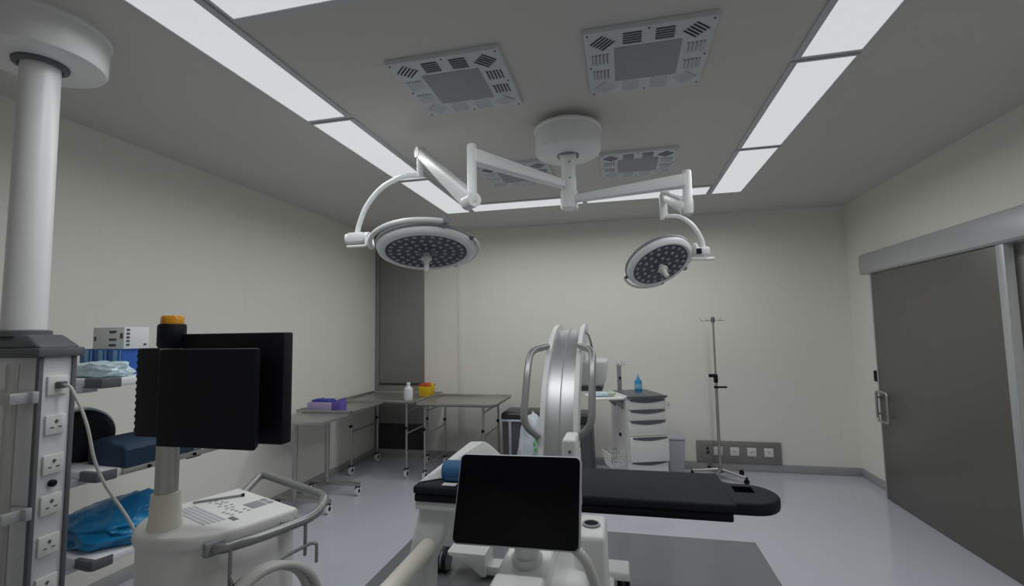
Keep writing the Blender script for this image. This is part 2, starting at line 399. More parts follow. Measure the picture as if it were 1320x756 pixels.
def lamp(c, n, Rr, lens_r, rings, yoke_pts, grip, ringarc, blockdir, hl):
    n = n.normalized(); e1 = (rt - n * rt.dot(n)).normalized(); e2 = n.cross(e1).normalized()
    if e2.dot(up) < 0: e2 = -e2
    z = -n
    Mx = Matrix((( *[e1.x, e2.x, z.x], c.x), (*[e1.y, e2.y, z.y], c.y), (*[e1.z, e2.z, z.z], c.z), (0,0,0,1)))
    k = Rr / .3
    h = link('lamp_head', MB().lathe([(lens_r+.002, .004), (lens_r+.006, -.006), (Rr-.03*k, -.008), (Rr-.008*k, .004), (Rr, .022), (Rr-.004, .042), (Rr-.05*k, .062), (.5*Rr, .085), (.12*Rr, .095), (0, .095)], (0,0,0), 64, Mx=Mx), M['lampw'], t)
    link('rim_band', MB().lathe([(Rr-.002, .030), (Rr+.004, .033), (Rr+.004, .047), (Rr-.006, .05)], (0,0,0), 64, Mx=Mx), M['mgrey'], h)
    link('led_plate', MB().lathe([(0, 0), (lens_r, 0), (lens_r, .006), (0, .006)], (0,0,0), 56, Mx=Mx), M['ledplate'], h)
    for rr, cnt, off in rings:
        for i in range(cnt):
            a = 2*PI*(i+off)/cnt
            mb = MB(); kk = k*(1.0 if Rr > .25 else 1.3); mb.lathe([(.0135*kk, .001), (.0125*kk, -.003), (.006*kk, -.005), (0, -.005)], (rr*lens_r*math.cos(a), rr*lens_r*math.sin(a), 0), 12, Mx=Mx)
            link('led_lens', mb, M['leddot'], h)
    mb = MB(); mb.lathe([(.018, .0), (.018, -.03), (.03, -.033), (.034, -.043), (.03, -.052), (.019, -.056), (.016, -.07), (.0155, -hl), (.010, -hl-.006), (0, -hl-.006)], (0,0,0), 24, Mx=Mx)
    link('sterile_handle', mb, M['white2'], h)
    link('handle_base', MB().lathe([(.058*k, .0), (.055*k, -.006), (.02, -.008), (0, -.008)], (0,0,0), 32, Mx=Mx), M['dgrey'], h)
    # grip rail around the rim
    a0, a1 = grip; n_ = 18; g = Rr + .022
    pts = [Mx @ Vector((g*math.cos(R(a0+(a1-a0)*i/n_)), g*math.sin(R(a0+(a1-a0)*i/n_)), .02)) for i in range(n_+1)]
    mb = MB(); mb.tube(pts, .0085, 10)
    link('grip_rail', mb, M['lampw'], h)
    for p, a in ((pts[0], a0), (pts[-1], a1)):
        q = Mx @ Vector(((Rr-.004)*math.cos(R(a)), (Rr-.004)*math.sin(R(a)), .03))
        link('grip_bracket', MB().cyl(q, p, .011, 12), M['dgrey'], h)
    # cardan half ring behind the head
    a0, a1 = ringarc; g = Rr + .035
    pts = [Mx @ Vector((g*math.cos(R(a0+(a1-a0)*i/24)), g*math.sin(R(a0+(a1-a0)*i/24)), .05)) for i in range(25)]
    y = link('cardan_arm', MB().tube(pts, .014, 12), M['lampw'], t)
    p = pts[-1]; rad = (p - c).normalized()
    mb = MB(); mb.cyl(p + rad*.022, p - rad*.05, .022, 20)
    link('pivot', mb, M['mgrey'], y)
    return pts[0]
c1 = Vector((-1.158, 2.72, 2.020))
tw = (cam_loc - c1).normalized()
n1 = tw*.335 - up*.94
p0 = lamp(c1, n1, .300, .245, [(.25, 9, 0), (.47, 14, .3), (.68, 20, 0), (.89, 27, .4)], None, (22, -62), (178, 62), None, .125)
yp = fillet([(K1.x, K1.y, 2.50), (-1.30, 2.70, 2.51), (-1.46, 2.70, 2.45), (-1.57, 2.70, 2.32), (-1.615, 2.70, 2.19), (-1.62, 2.70, 2.14)], .1)
link('yoke_arm', MB().tube(yp, .016, 14), M['lampw'], t)
mb = MB(); mb.cyl((-1.69, 2.70, 2.130), (-1.535, 2.705, 2.135), .034, 20); mb.box(-1.675, -1.56, 2.665, 2.735, 2.105, 2.165, .012)
mb.cyl((-1.535, 2.705, 2.135), p0, .02, 14)
mb.tube(fillet([(-1.67, 2.67, 2.075), (-1.54, 2.67, 2.075), (-1.54, 2.68, 2.13)], .01), .009, 10)
link('swivel_block', mb, M['lampw'], t)
# right arm
J2 = Vector((.362, 2.66, 0))
link('swing_arm', beam((px+.045, py-.015, 2.318), (J2.x, J2.y, 2.318), .022, .036, .022, .028), M['lampw'], t)
mb = MB(); mb.lathe([(0, 0), (.021, 0), (.024, -.006), (.024, -.155), (.027, -.16), (.029, -.20), (.024, -.235), (.012, -.245), (0, -.246)], (J2.x, J2.y, 2.372), 24)
link('elbow_tube', mb, M['lampw'], t)
E2 = Vector((.356, 2.68, 2.18)); K2 = Vector((.308, 3.35, 2.425))
sa = beam(E2, K2, .04, .028, .026, .022, .01)
mb2 = MB(); mb2.cyl(E2 - Vector((.03, 0, 0)), E2 + Vector((.03, 0, 0)), .04, 20); sa._add(mb2.bm)
mb2 = MB(); mb2.cyl(K2 - Vector((.03, 0, 0)), K2 + Vector((.03, 0, 0)), .034, 20); sa._add(mb2.bm)
link('spring_arm', sa, M['lampw'], t)
mb = MB(); mb.tube([(K2.x-.005, 3.35, 2.43), (K2.x-.005, 3.35, 2.285)], .02, 16); mb.box(K2.x-.035, K2.x-.005, 3.325, 3.375, 2.27, 2.44, .006)
link('drop_tube', mb, M['lampw'], t)
c2 = Vector((.262, 3.35, 1.958))
tw = (cam_loc - c2).normalized()
n2 = tw*.62 + (rt*.5 - up*.866)*.785
p0 = lamp(c2, n2, .228, .187, [(.34, 8, 0), (.62, 14, .3), (.88, 20, 0)], None, (205, 290), (20, -30), None, .105)
yp = fillet([(K2.x, 3.35, 2.29), (.40, 3.35, 2.285), (.49, 3.35, 2.21), (.535, 3.35, 2.11), (.54, 3.35, 2.05)], .07)
link('yoke_arm', MB().tube(yp, .014, 14), M['lampw'], t)
mb = MB(); mb.box(.485, .575, 3.31, 3.39, 2.005, 2.06, .012); mb.cyl((.51, 3.35, 2.03), p0, .016, 12); mb.cyl((.46, 3.33, 1.985), (.60, 3.33, 1.98), .011, 12); mb.box(.535, .555, 3.32, 3.34, 1.98, 2.02, .003)
sb = link('swivel_block', mb, M['lampw'], t)
link('display', MB().box(.488, .522, 3.304, 3.312, 2.014, 2.05, .002), M['black'], sb)

# ------------------------------------------------------------------ ceiling pendant on the left
t = thing('ceiling_pendant', 'white ceiling pendant with thick column, socket tower and three shelves', 'medical pendant', (-2.28, 1.40, H), R(5))
ax = (-2.28, 1.40)
link('ceiling_cover', MB().lathe([(.222, 0), (.222, -.012), (.216, -.016), (.212, -.135), (.204, -.148), (.19, -.152), (0, -.152)], (ax[0], ax[1], H), 56), M['white'], t)
link('collar', MB().lathe([(.09, -.150), (.088, -.162), (.070, -.168), (.066, -.16)], (ax[0], ax[1], H), 40), M['dgrey'], t)
link('column', MB().lathe([(.063, 2.66), (.0665, 1.54)], (ax[0], ax[1], 0), 40), M['white'], t)
Wt = Matrix.Translation((ax[0], ax[1], 0)) @ Matrix.Rotation(R(5), 4, 'Z')
hx, hy = .165, .064
tw_ = link('tower', MB().box(-hx+.004, hx-.004, -hy+.004, hy-.004, .30, 1.47, .004, Mx=Wt), M['tower'], t)
mb = MB()
for sx in (-1, 1):
    for sy in (-1, 1):
        mb.box(sx*hx-.013, sx*hx+.013 if sx < 0 else sx*hx+.004, sy*hy-.013 if sy > 0 else sy*hy-.004, sy*hy+.013 if sy < 0 else sy*hy+.004, .30, 1.47, .004, Mx=Wt)
link('corner_profile', mb, M['dgrey'], t)
mb = MB()
def rect(a, b, z): return [(-a, -b, z), (a, -b, z), (a, b, z), (-a, b, z)]
mb.hexa(rect(hx+.02, hy+.02, 1.46) + rect(hx+.02, hy+.02, 1.495), .006, 2, Mx=Wt)
mb.hexa(rect(hx+.015, hy+.015, 1.494) + rect(hx-.06, hy+.002, 1.545), .012, 3, Mx=Wt)
mb.lathe([(.085, 1.54), (.083, 1.56), (.068, 1.565)], (0, 0, 0), 32, Mx=Wt)
link('top_cap', mb, M['dgrey'], t)
for k in range(6):
    z = 1.352 - .147*k
    s = link('socket', MB().box(hx-.003, hx+.007, -.036, .036, z-.036, z+.036, .003, Mx=Wt), M['socket'], t)
    mb = MB()
    if k:
        mb.box(hx+.0065, hx+.0078, -.004, .004, z+.004, z+.018, Mx=Wt)
        for sy in (-1, 1): mb.box(hx+.0065, hx+.0078, sy*.014-.006, sy*.014+.006, z-.013, z-.008, Mx=Wt)
        mb.box(hx+.0065, hx+.0078, -.008, .008, z+.010, z+.013, Mx=Wt)
    else:
        mb.box(hx+.006, hx+.032, -.014, .014, z-.012, z+.014, .004, Mx=Wt)
    link('socket_hole' if k else 'plug', mb, M['dgrey'], s)
link('black_knob', MB().lathe([(.013, 0), (.013, .012), (.008, .016), (0, .016)], (0,0,0), 16, Mx=Wt @ Matrix.Translation((hx-.001, 0, .987)) @ Matrix.Rotation(R(90), 4, 'Y')), M['black'], t)
# accessory pole with clamps in front of the tower
pl = link('accessory_pole', MB().tube([Wt @ Vector((.125, -.12, 1.44)), Wt @ Vector((.125, -.12, .35))], .018, 16), M['steel'], t)
for z in (1.315, .90):
    mb = MB(); mb.box(-.05, hx+.008, -hy-.022, -hy, z-.022, z+.022, .004, Mx=Wt)
    mb.hexa([Wt @ Vector(v) for v in [(.095, -.145, z-.02), (.155, -.145, z-.02), (.155, -hy-.01, z-.02), (.095, -hy-.01, z-.02), (.095, -.145, z+.02), (.155, -.145, z+.02), (.155, -hy-.01, z+.02), (.095, -hy-.01, z+.02)]], .004)
    link('clamp', mb, M['alu'], t)
# shelves
Sx = Matrix.Translation((-2.19, 1.63, 0)) @ Matrix.Rotation(R(-6), 4, 'Z')
def shelf(z, rail):
    mb = MB(); w, dp = .56, .47; r = .03
    poly = [(-w, 0), (0, 0), (0, dp), (-w, dp)]
    mb.prism(poly, z-.034, z, bev=.006, Mx=Sx)
    s = link('shelf', mb, M['white'], t)
    for y0, sg in ((0, 1), (dp, -1)):
        b = MB(); b.prism([(-.10, y0-.006*sg), (-.02, y0-.008*sg), (.004, y0+.0*sg), (.008, y0+.02*sg), (.007, y0+.075*sg), (-.0, y0+.08*sg), (-.01, y0+.02*sg), (-.10, y0+.012*sg)], z-.038, z+.004, bev=.004, Mx=Sx)
        link('corner_bumper', b, M['dgrey'], s)
    if rail:
        b = MB(); b.box(.012, .020, .09, .56, z-.028, z-.004, .002, Mx=Sx)
        for y in (.12, .35): b.box(-.005, .014, y-.008, y+.008, z-.024, z-.008, Mx=Sx)
        link('side_rail', b, M['steel'], s)
        for y in (.2, .42): link('rail_knob', MB().cyl(Sx @ Vector((.018, y, z-.016)), Sx @ Vector((.028, y, z-.016)), .008, 10), M['black'], s)
    return s
shelf(1.350, False); shelf(.955, True); shelf(.595, False)
mb = MB(); mb.box(-2.46, -2.30, 1.455, 1.70, .54, .57, .004); mb.box(-2.46, -2.30, 1.455, 1.70, .895, .925, .004); mb.box(-2.46, -2.30, 1.455, 1.70, 1.29, 1.32, .004)
mb.box(-2.46, -2.30, 1.45, 1.50, .5, 1.4, .006)
link('shelf_bracket', mb, M['alu'], t)

# things on the pendant shelves
z1, z2, z3 = 1.350, .955, .595
def at(x, y): return Sx @ Vector((x, y, 0))
# blue cartons
for k, lb in enumerate(('blue and pale blue carton on the top pendant shelf, next to the tower', 'blue carton in the middle of the row on the top pendant shelf', 'blue carton at the right end of the row under the white carton')):
    x0 = -.475 + k*.105
    b = thing('medicine_carton', lb, 'box', at(x0+.049, .25), R(-6), 'blue cartons on the top pendant shelf')
    b.location.z = z1
    link('carton', MB().box(-.049, .049, -.07, .07, .0, .125, .002), M['bluebox'], b, world=False)
    mb = MB(); mb.box(-.012, .018, -.0715, -.0695, .01, .12); mb.box(.035, .042, -.0715, -.0695, .01, .12)
    link('pale_label', mb, M['lblue'], b, world=False)
b = thing('supply_carton', 'white printed carton standing on top of the blue cartons', 'box', at(-.262, .235), R(-6)); b.location.z = z1+.125
link('carton', MB().box(-.12, .105, -.055, .06, 0, .105, .002), M['carton'], b, world=False)
for z, a, c in ((.082, -.0, .05), (.045, -.0, .05), (.018, -.0, .05)): link('printed_text', MB().box(a, c, -.0562, -.0545, z-.006, z+.006), M['print'], b, world=False)
link('printed_text', MB().box(.078, .096, -.0562, -.0545, .05, .075), M['print'], b, world=False); link('printed_text', MB().box(-.11, -.095, -.0562, -.0545, .04, .06), M['print'], b, world=False)
for k in range(5): link('printed_mark', MB().box(.1045, .1062, -.045, -.03, .014+.018*k, .024+.018*k), M['print'], b, world=False)
link('printed_mark', MB().box(.1045, .1062, .035, .048, .014, .024), M['print'], b, world=False)
p = at(-.17, .10)
tag(link('gauze_pack', MB().blob((p.x, p.y, z1+.033), (.145, .075, .040), .22, 5, 4, flatz=z1+.001, seed=3, box=.35), M['softpack']), 'pale blue clear-wrapped soft pack at the front of the top pendant shelf', 'medical pack')
p = at(-.40, .085)
tag(link('film_pack', MB().blob((p.x, p.y, z1+.028), (.075, .06, .034), .25, 5, 4, flatz=z1+.001, seed=9, box=.3), M['greenpack']), 'greenish film-wrapped pack beside the tower on the top pendant shelf', 'medical pack')
# blue foam block
p = at(-.10, .24)
b = thing('positioning_pad', 'navy blue foam positioning pad on the middle pendant shelf', 'pad', (p.x, p.y, z2), R(-4))
mb = MB(); mb.prism([(-.125, 0), (.115, 0), (.12, .075), (.10, .095), (.04, .10), (-.03, .125), (-.09, .11), (-.125, .08)], -.15, .19, axis='y', bev=.014, seg=3)
link('foam_block', mb, M['bluefoam'], b, world=False)
p = at(-.345, .13)
b = thing('wrapped_roll', 'black round roll with a clear plastic band beside the blue foam pad', 'roll', (p.x, p.y, z2), R(-28))
mb = MB(); mb.lathe([(0, -.10), (.10, -.10), (.118, -.085), (.118, .06), (.10, .075), (0, .075)], (0,0,0), 40, Mx=Matrix.Translation((0, 0, .119)) @ Matrix.Rotation(R(90), 4, 'Y'))
link('roll', mb, M['black'], b, world=False)
mb = MB(); mb.lathe([(.1185, -.03), (.1225, -.03), (.1225, .045), (.1185, .045)], (0,0,0), 40, Mx=Matrix.Translation((0, 0, .1232)) @ Matrix.Rotation(R(90), 4, 'Y'))
link('clear_band', mb, M['softpack'], b, world=False)
# blue plastic bag heap
p = at(-.235, .22)
mb = MB(); t_ = bmesh.new(); bmesh.ops.create_icosphere(t_, subdivisions=5, radius=1)
for v in t_.verts:
    d = v.co.normalized()
    k = 1 + .20*noise.noise(d*1.6+Vector((1,2,3))) + .15*(1-abs(noise.noise(d*2.6+Vector((5,0,1))))*1.6) - .09 + .03*noise.noise(d*7)
    q = Vector((d.x*.235, d.y*.20, d.z*.085))*k
    hump = .065*math.exp(-((q.x-.10)**2+(q.y-.10)**2)/.012)
    v.co = Vector((p.x+q.x, p.y+q.y, z3+.055+q.z+(hump if q.z > 0 else 0)))
    v.co.z = max(v.co.z, z3+.002)
mb._add(t_)
tag(link('plastic_bag', mb, M['bluebag']), 'crumpled bright blue plastic bag on the lowest pendant shelf', 'bag')
# power cord
q = Wt @ Vector((hx+.028, 0, 1.352))
mb = MB(); mb.tube(fillet([q, q+Vector((.035, .0, -.002)), q+Vector((.095, .02, -.13)), (-1.935, 1.44, 1.02), (-1.80, 1.50, .80), (-1.76, 1.56, .45), (-1.70, 1.55, .02)], .12, 8), .0055, 10)
tag(link('power_cord', mb, M['cable']), 'pale grey power cord hanging from the top socket of the pendant tower', 'cord')

# ------------------------------------------------------------------ monitor cart of the x-ray machine
t = thing('monitor_cart', 'white monitor cart with black monitors, control panel and amber lamp', 'monitor cart', (-1.50, 1.34, 0), R(-21.5))
out = [(-.215, .345), (.205, .345), (.213, .32), (.21, .07), (.17, .005), (.12, -.04), (.06, -.072), (0, -.084), (-.06, -.072), (-.12, -.04), (-.17, .005), (-.215, .07)]
def grow(poly, k, c=(0, .15)): return [(c[0]+(x-c[0])*k, c[1]+(y-c[1])*k) for x, y in poly]
link('body', MB().prism(grow(out, .955), .10, .862, bev=.006), M['white2'], t, world=False)
link('control_panel', MB().prism(out, .853, .900, bev=.014, seg=3), M['white2'], t, world=False)
link('plinth', MB().prism(grow(out, 1.06), .07, .13, bev=.012), M['mgrey'], t, world=False)
for sx, sy in ((-.16, .31), (.16, .31), (-.13, .0), (.13, .0)):
    mb = MB(); mb.tube([(sx-.02, sy, .045), (sx+.02, sy, .045)], .045, 20); mb.cyl((sx, sy, .045), (sx, sy, .075), .012, 8)
    link('caster', mb, M['dgrey'], t, world=False)
mb = MB(); mb.lathe([(.052, .898), (.050, .91), (.047, .93), (.042, 1.012), (.036, 1.014)], (0, 0, 0), 32)
link('pole_collar', mb, M['cream'], t, world=False)
link('pole', MB().tube([(0, 0, .89), (0, 0, 1.52)], .0335, 28), M['steel'], t, world=False)
# printed keyboard
mb = MB(); zp = .9002
for r_ in range(5):
    for c_ in range(14): mb.box(-.145+.0175*c_+.003*r_, -.131+.0175*c_+.003*r_, .075+.0145*r_, .0845+.0145*r_, zp-.001, zp+.0004)
link('key', mb, M['binlight'], t, world=False)
mb = MB()
for x, y in ((-.09, .20), (-.07, .205), (-.09, .22), (-.07, .225), (-.03, .205), (-.03, .225), (-.045, .19), (0, .215), (0, .195), (.03, .17), (.055, .172), (.08, .174), (.03, .20), (.055, .202), (.08, .204), (.085, .23), (.06, .228), (-.12, .19), (-.12, .21), (-.14, .2)): mb.box(x-.006, x+.006, y-.006, y+.006, zp-.001, zp+.001, .001)
link('button', mb, M['greyprint'], t, world=False)
link('dark_button', MB().box(.10, .118, .15, .168, zp-.001, zp+.0016, .001).box(.124, .142, .15, .168, zp-.001, zp+.0016, .001), M['dgrey'], t, world=False)
link('touchpad', MB().box(.01, .085, .245, .30, zp-.001, zp+.001, .002).box(.01, .04, .306, .326, zp-.001, zp+.0015, .002).box(.05, .085, .306, .326, zp-.001, zp+.0015, .002), M['mgrey'], t, world=False)
mb = MB(); mb.tube([(-.165, .15, zp+.005), (-.09, .29, zp+.005)], .0045, 8)
pn = link('stylus', mb, M['mgrey'], t, world=False)
link('stylus_tip', MB().tube([(-.09, .29, zp+.005), (-.085, .30, zp+.005)], .0065, 8), M['black'], pn, world=False)
# handle loop
hp = fillet([(.200, .06, .862), (.245, .06, .862), (.278, .18, .868), (.305, .355, .885), (.225, .452, .91), (-.265, .462, .918), (-.172, .338, .885)], .05, 7)
hd = link('push_handle', MB().tube(hp, .0155, 14), M['handle'], t, world=False)
link('handle_bracket', MB().box(.195, .222, .03, .09, .838, .882, .006), M['mgrey'], hd, world=False)
link('handle_bracket', MB().box(.195, .225, .275, .325, .835, .872, .006).cyl((.21, .30, .86), (.293, .30, .877), .011, 10), M['mgrey'], hd, world=False)
link('handle_bracket', MB().box(-.20, -.155, .33, .355, .865, .895, .005), M['mgrey'], hd, world=False)
mb = MB(); mb.tube([(.262, .085, .862), (.262, .085, .45)], .006, 8); mb.tube([(.295, .32, .878), (.295, .32, .76)], .006, 8)
mb.tube(fillet([(.29, .085, .50), (.29, .085, .765), (.31, .33, .80), (.325, .345, .80), (.325, .345, .735)], .03), .006, 8)
mb.tube([(.262, .085, .78), (.29, .085, .76)], .006, 8); mb.tube([(.295, .32, .79), (.31, .33, .80)], .006, 8)
mb.tube([(.20, .085, .50), (.29, .085, .50)], .006, 8)
link('cable_hanger', mb, M['handle'], t, world=False)
gp = grow(out, .957); A_, B_ = Vector(gp[10]), Vector(gp[9]); dd = (B_-A_).normalized(); nn_ = Vector((dd.y, -dd.x)); mb = MB()
La = Matrix(((dd.x, nn_.x, 0, A_.x), (dd.y, nn_.y, 0, A_.y), (0, 0, 1, 0), (0, 0, 0, 1)))
for k in range(4):
    u0 = .006 + .014*k
    mb.prism([(u0, .738), (u0+.004, .738), (u0+.007, .766), (u0+.003, .766)], -.003, .0015, axis='y', Mx=La)
    if k != 1: mb.prism([(u0, .750), (u0+.011, .750), (u0+.011, .754), (u0, .754)], -.003, .0015, axis='y', Mx=La)
link('brand_lettering', mb, M['dgrey'], t, world=False)
# monitors (world axes)
m1 = link('monitor', MB().box(-1.455, -1.056, 1.335, 1.380, 1.182, 1.537, .006), M['black'], t)
mb = MB(); mb.prism([(-1.435, 1.24), (-1.086, 1.24), (-1.078, 1.247), (-1.103, 1.288), (-1.435, 1.288)], 1.186, 1.489, bev=.005)
mb.box(-1.40, -1.20, 1.285, 1.337, 1.26, 1.42, .006)
link('rear_housing', mb, M['black'], m1)
mb = MB()
for k in range(12): mb.box(-1.4405, -1.434, 1.25, 1.28, 1.20+.0235*k, 1.211+.0235*k, .001)
link('vent_rib', mb, M['black'], m1)
link('screen', MB().box(-1.44, -1.072, 1.379, 1.3815, 1.20, 1.52), M['screen'], m1)
m2 = link('monitor', MB().box(-1.728, -1.50, 1.405, 1.465, 1.172, 1.488, .006), M['black'], t)
mb = MB()
for k in range(12): mb.box(-1.735, -1.727, 1.41, 1.46, 1.19+.024*k, 1.201+.024*k, .001)
link('vent_rib', mb, M['black'], m2)
link('screen', MB().box(-1.715, -1.515, 1.464, 1.4665, 1.19, 1.47), M['screen'], m2)
mb = MB(); mb.lathe([(.036, 1.49), (.042, 1.50), (.042, 1.565), (.038, 1.572), (0, 1.572)], (-1.497, 1.335, 0), 28)
link('monitor_bracket', MB().box(-1.52, -1.40, 1.335, 1.41, 1.30, 1.40, .008), M['black'], t)
link('lamp_base', mb, M['black'], t)
link('warning_lamp', MB().lathe([(.034, 1.570), (.034, 1.592), (.030, 1.600), (0, 1.602)], (-1.497, 1.335, 0), 28), M['orange'], t)
# coiled cable on the hanger
mb = MB(); Wc = Matrix.Translation((-1.50, 1.34, 0)) @ Matrix.Rotation(R(-21.5), 4, 'Z')
for k, (cx, cy, rr) in enumerate(((.332, .165, .155), (.345, .180, .168), (.318, .170, .147))):
    pts = [Wc @ Vector((cx+.01*math.sin(2*a), cy+rr*math.cos(a), .788-rr*1.25+rr*1.25*math.sin(a))) for a in [2*PI*i/48 for i in range(48)]]
    mb.tube(pts, .0125, 10, closed=True)
tag(link('coiled_cable', mb, M['cable']), 'thick pale grey cable coiled over the hanger on the monitor cart side', 'cable')

# ------------------------------------------------------------------ C-arm x-ray machine
t = thing('c_arm', 'white C-arm x-ray machine with curved steel arm and black tablet in front', 'x-ray machine', (-.24, 1.6, 0))
cx, cy, cz, RO, W = -.24, 2.35, .905, .65, .142
def arc(r0, r1, x0, x1, a0, a1, n=56):
    mb = MB(); t_ = bmesh.new(); rings = []
    for i in range(n+1):
        a = R(a0+(a1-a0)*i/n); c, s = math.cos(a), math.sin(a)
        rings.append([t_.verts.new((x, cy-r*c, cz+r*s)) for x, r in ((x0, r0), (x1, r0), (x1, r1), (x0, r1))])
    for A, B in zip(rings, rings[1:]):
        for k in range(4): t_.faces.new([A[k], A[(k+1)%4], B[(k+1)%4], B[k]])
    t_.faces.new(rings[0][::-1]); t_.faces.new(rings[-1])
    bmesh.ops.recalc_face_normals(t_, faces=t_.faces[:])
    return mb._add(t_)
for s in (-1, 1):
    xo, xi = cx+s*W/2, cx+s*(W/2-.018)
    link('arc_rail', arc(RO-.085, RO, min(xo, xi), max(xo, xi), -96, 97), M['cwhite'], t)
link('arc_track', arc(RO-.075, RO-.022, cx-W/2+.017, cx+W/2-.017, -96, 97), M['trackst'], t)
link('track_groove', arc(RO-.0225, RO-.0205, cx-.0022, cx+.0022, -90, 92), M['mgrey'], t)
for s in (-1, 1):
    xr, xo = cx+s*(W/2-.004), cx+s*(W/2+.052)
    pts = fillet([(xr, 1.985, 1.462), (xo, 1.90, 1.45), (xo, 1.83, 1.38), (xo, 1.735, 1.215), (xo-.012*s, 1.73, 1.18), (xr, 1.74, 1.145)], .045, 7)
    link('arc_handle', MB().tube(pts, .0135, 12), M['handle'], t)
det = link('detector', MB().hexa([(cx-.10, cy-.10, 1.268), (cx+.15, cy-.10, 1.268), (cx+.15, cy+.16, 1.268), (cx-.10, cy+.16, 1.268), (cx-.115, cy-.10, 1.385), (cx+.165, cy-.10, 1.385), (cx+.165, cy+.16, 1.385), (cx-.115, cy+.16, 1.385)], .012, 3), M['cwhite'], t)
link('detector_face', MB().box(cx-.09, cx+.14, cy-.09, cy+.15, 1.245, 1.27, .006), M['dgrey'], det)
link('detector_neck', MB().box(cx-.06, cx+.06, cy-.05, cy+.08, 1.38, 1.50, .01), M['cwhite'], det)
link('detector_cable', MB().tube(fillet([(cx+.06, cy-.10, 1.525), (cx+.085, cy-.12, 1.51), (cx+.10, cy-.11, 1.45), (cx+.085, cy-.05, 1.40), (cx+.08, cy, 1.375)], .04), .0055, 10), M['mgrey'], det)
link('xray_tube', MB().box(cx-.12, cx+.12, cy-.13, cy+.13, .335, .56, .02, 3), M['cwhite'], t)
link('carriage', MB().box(-.205, -.160, 1.575, 1.70, .88, 1.176, .009, 3).box(-.20, -.165, 1.68, 1.80, .90, 1.10, .004), M['cwhite'], t)
link('carriage_lock', MB().lathe([(.005, 0), (.005, .003), (0, .003)], (0,0,0), 14, Mx=Matrix.Translation((-.180, 1.5755, 1.137)) @ Matrix.Rotation(R(90), 4, 'X')), M['dgrey'], t)
mb = MB(); mb.box(-.385, -.115, .90, 1.62, .16, .845, .03, 3); mb.box(-.345, -.213, .90, 1.60, .83, .905, .012, 3)
link('body', mb, M['cwhite'], t)
mb = MB(); mb.hexa([(-.17, 1.40, .30), (-.06, 1.40, .30), (-.06, 1.62, .30), (-.17, 1.62, .30), (-.16, 1.43, .942), (-.07, 1.43, .942), (-.07, 1.60, .942), (-.16, 1.60, .942)], .018, 3)
sh = link('side_housing', mb, M['cwhite'], t)
link('holder_ring', MB().lathe([(.027, .941), (.027, .948), (.021, .949), (.021, .943)], (-.113, 1.505, 0), 28), M['mgrey'], sh)
link('holder_opening', MB().lathe([(.0215, .9415), (.0215, .9445), (0, .9435)], (-.113, 1.505, 0), 28), M['black'], sh)
mb = MB(); mb.tube(fillet([(-.15, 1.33, .95), (-.115, 1.31, .93), (-.085, 1.31, .85), (-.08, 1.33, .70), (-.11, 1.40, .60)], .05, 7), .014, 12)
link('side_handle', mb, M['cable'], t)
# wheel base
mb = MB(); mb.box(-.40, -.09, 1.05, 2.95, .06, .165, .02, 3)
mb.prism([(-1.115, .165), (-1.115, .145), (-.97, .085), (-.90, .03), (-.87, .03), (-.87, .165)], 2.93, 3.13, axis='y', bev=.012)
mb.box(-.88, -.10, 2.96, 3.08, .03, .085, .01)
link('base', mb, M['cwhite'], t)
def wheel(x, y, r, parent, cover=None):
    c = link('caster', MB().tube([(x-.034, y, r), (x-.010, y, r)], r, 28).tube([(x+.010, y, r), (x+.034, y, r)], r, 28), M['black'], parent)
    mb = MB(); mb.cyl((x-.036, y, r), (x+.036, y, r), r*.78, 24); mb.cyl((x, y, r), (x, y, r*2.25), .014, 12)
    link('hub', mb, M['mgrey'], c)
    if cover:
        link('wheel_cover', cover, M['cwhite'], c)
    return c
wheel(-1.175, 3.02, .074, t)
mb = MB(); mb.hexa([(-.16, 2.80, .150), (-.005, 2.80, .150), (-.005, 2.96, .150), (-.16, 2.96, .150), (-.15, 2.83, .185), (-.012, 2.83, .185), (-.012, 2.96, .195), (-.15, 2.96, .195)], .01)
wheel(-.045, 2.88, .074, t, mb)
wheel(-.33, 1.12, .05, t); wheel(-.16, 1.12, .05, t)
# tablet
TL, TR, BL, BR = Vector((-.463, 1.33, 1.183)), Vector((-.124, 1.33, 1.187)), Vector((-.466, 1.25, .966)), Vector((-.121, 1.25, .970))
ex = (TR-TL).normalized(); ey = (TL-BL).normalized(); ez = ex.cross(ey).normalized()  # ez towards the camera
if ez.y > 0: ez = -ez
cen = (TL+TR+BL+BR)/4
Tm = Matrix(((ex.x, ey.x, ez.x, cen.x), (ex.y, ey.y, ez.y, cen.y), (ex.z, ey.z, ez.z, cen.z), (0,0,0,1)))
def rrect(a, b, r, n=6):
    o = []
    for sx, sy, s0 in ((1, 1, 0), (-1, 1, 90), (-1, -1, 180), (1, -1, 270)):
        for k in range(n+1):
            q = R(s0+90*k/n); o.append((sx*(a-r)+r*math.cos(q), sy*(b-r)+r*math.sin(q)))
    return o
tb = link('tablet', MB().prism(rrect(.171, .1155, .016), -.032, -.001, bev=.006, seg=3, Mx=Tm), M['binlight'], t)
link('screen', MB().prism(rrect(.1675, .112, .014), -.004, .0005, bev=.0008, Mx=Tm), M['screen'], tb)
mb = MB(); mb.cyl((-.272, 1.315, .90), (-.272, 1.315, 1.0), .034, 24); mb.cyl((-.272, 1.315, .902), (-.272, 1.315, .925), .042, 24)
mb.box(-.305, -.24, 1.30, 1.345, .98, 1.09, .008)
link('tablet_stand', mb, M['cwhite'], tb)

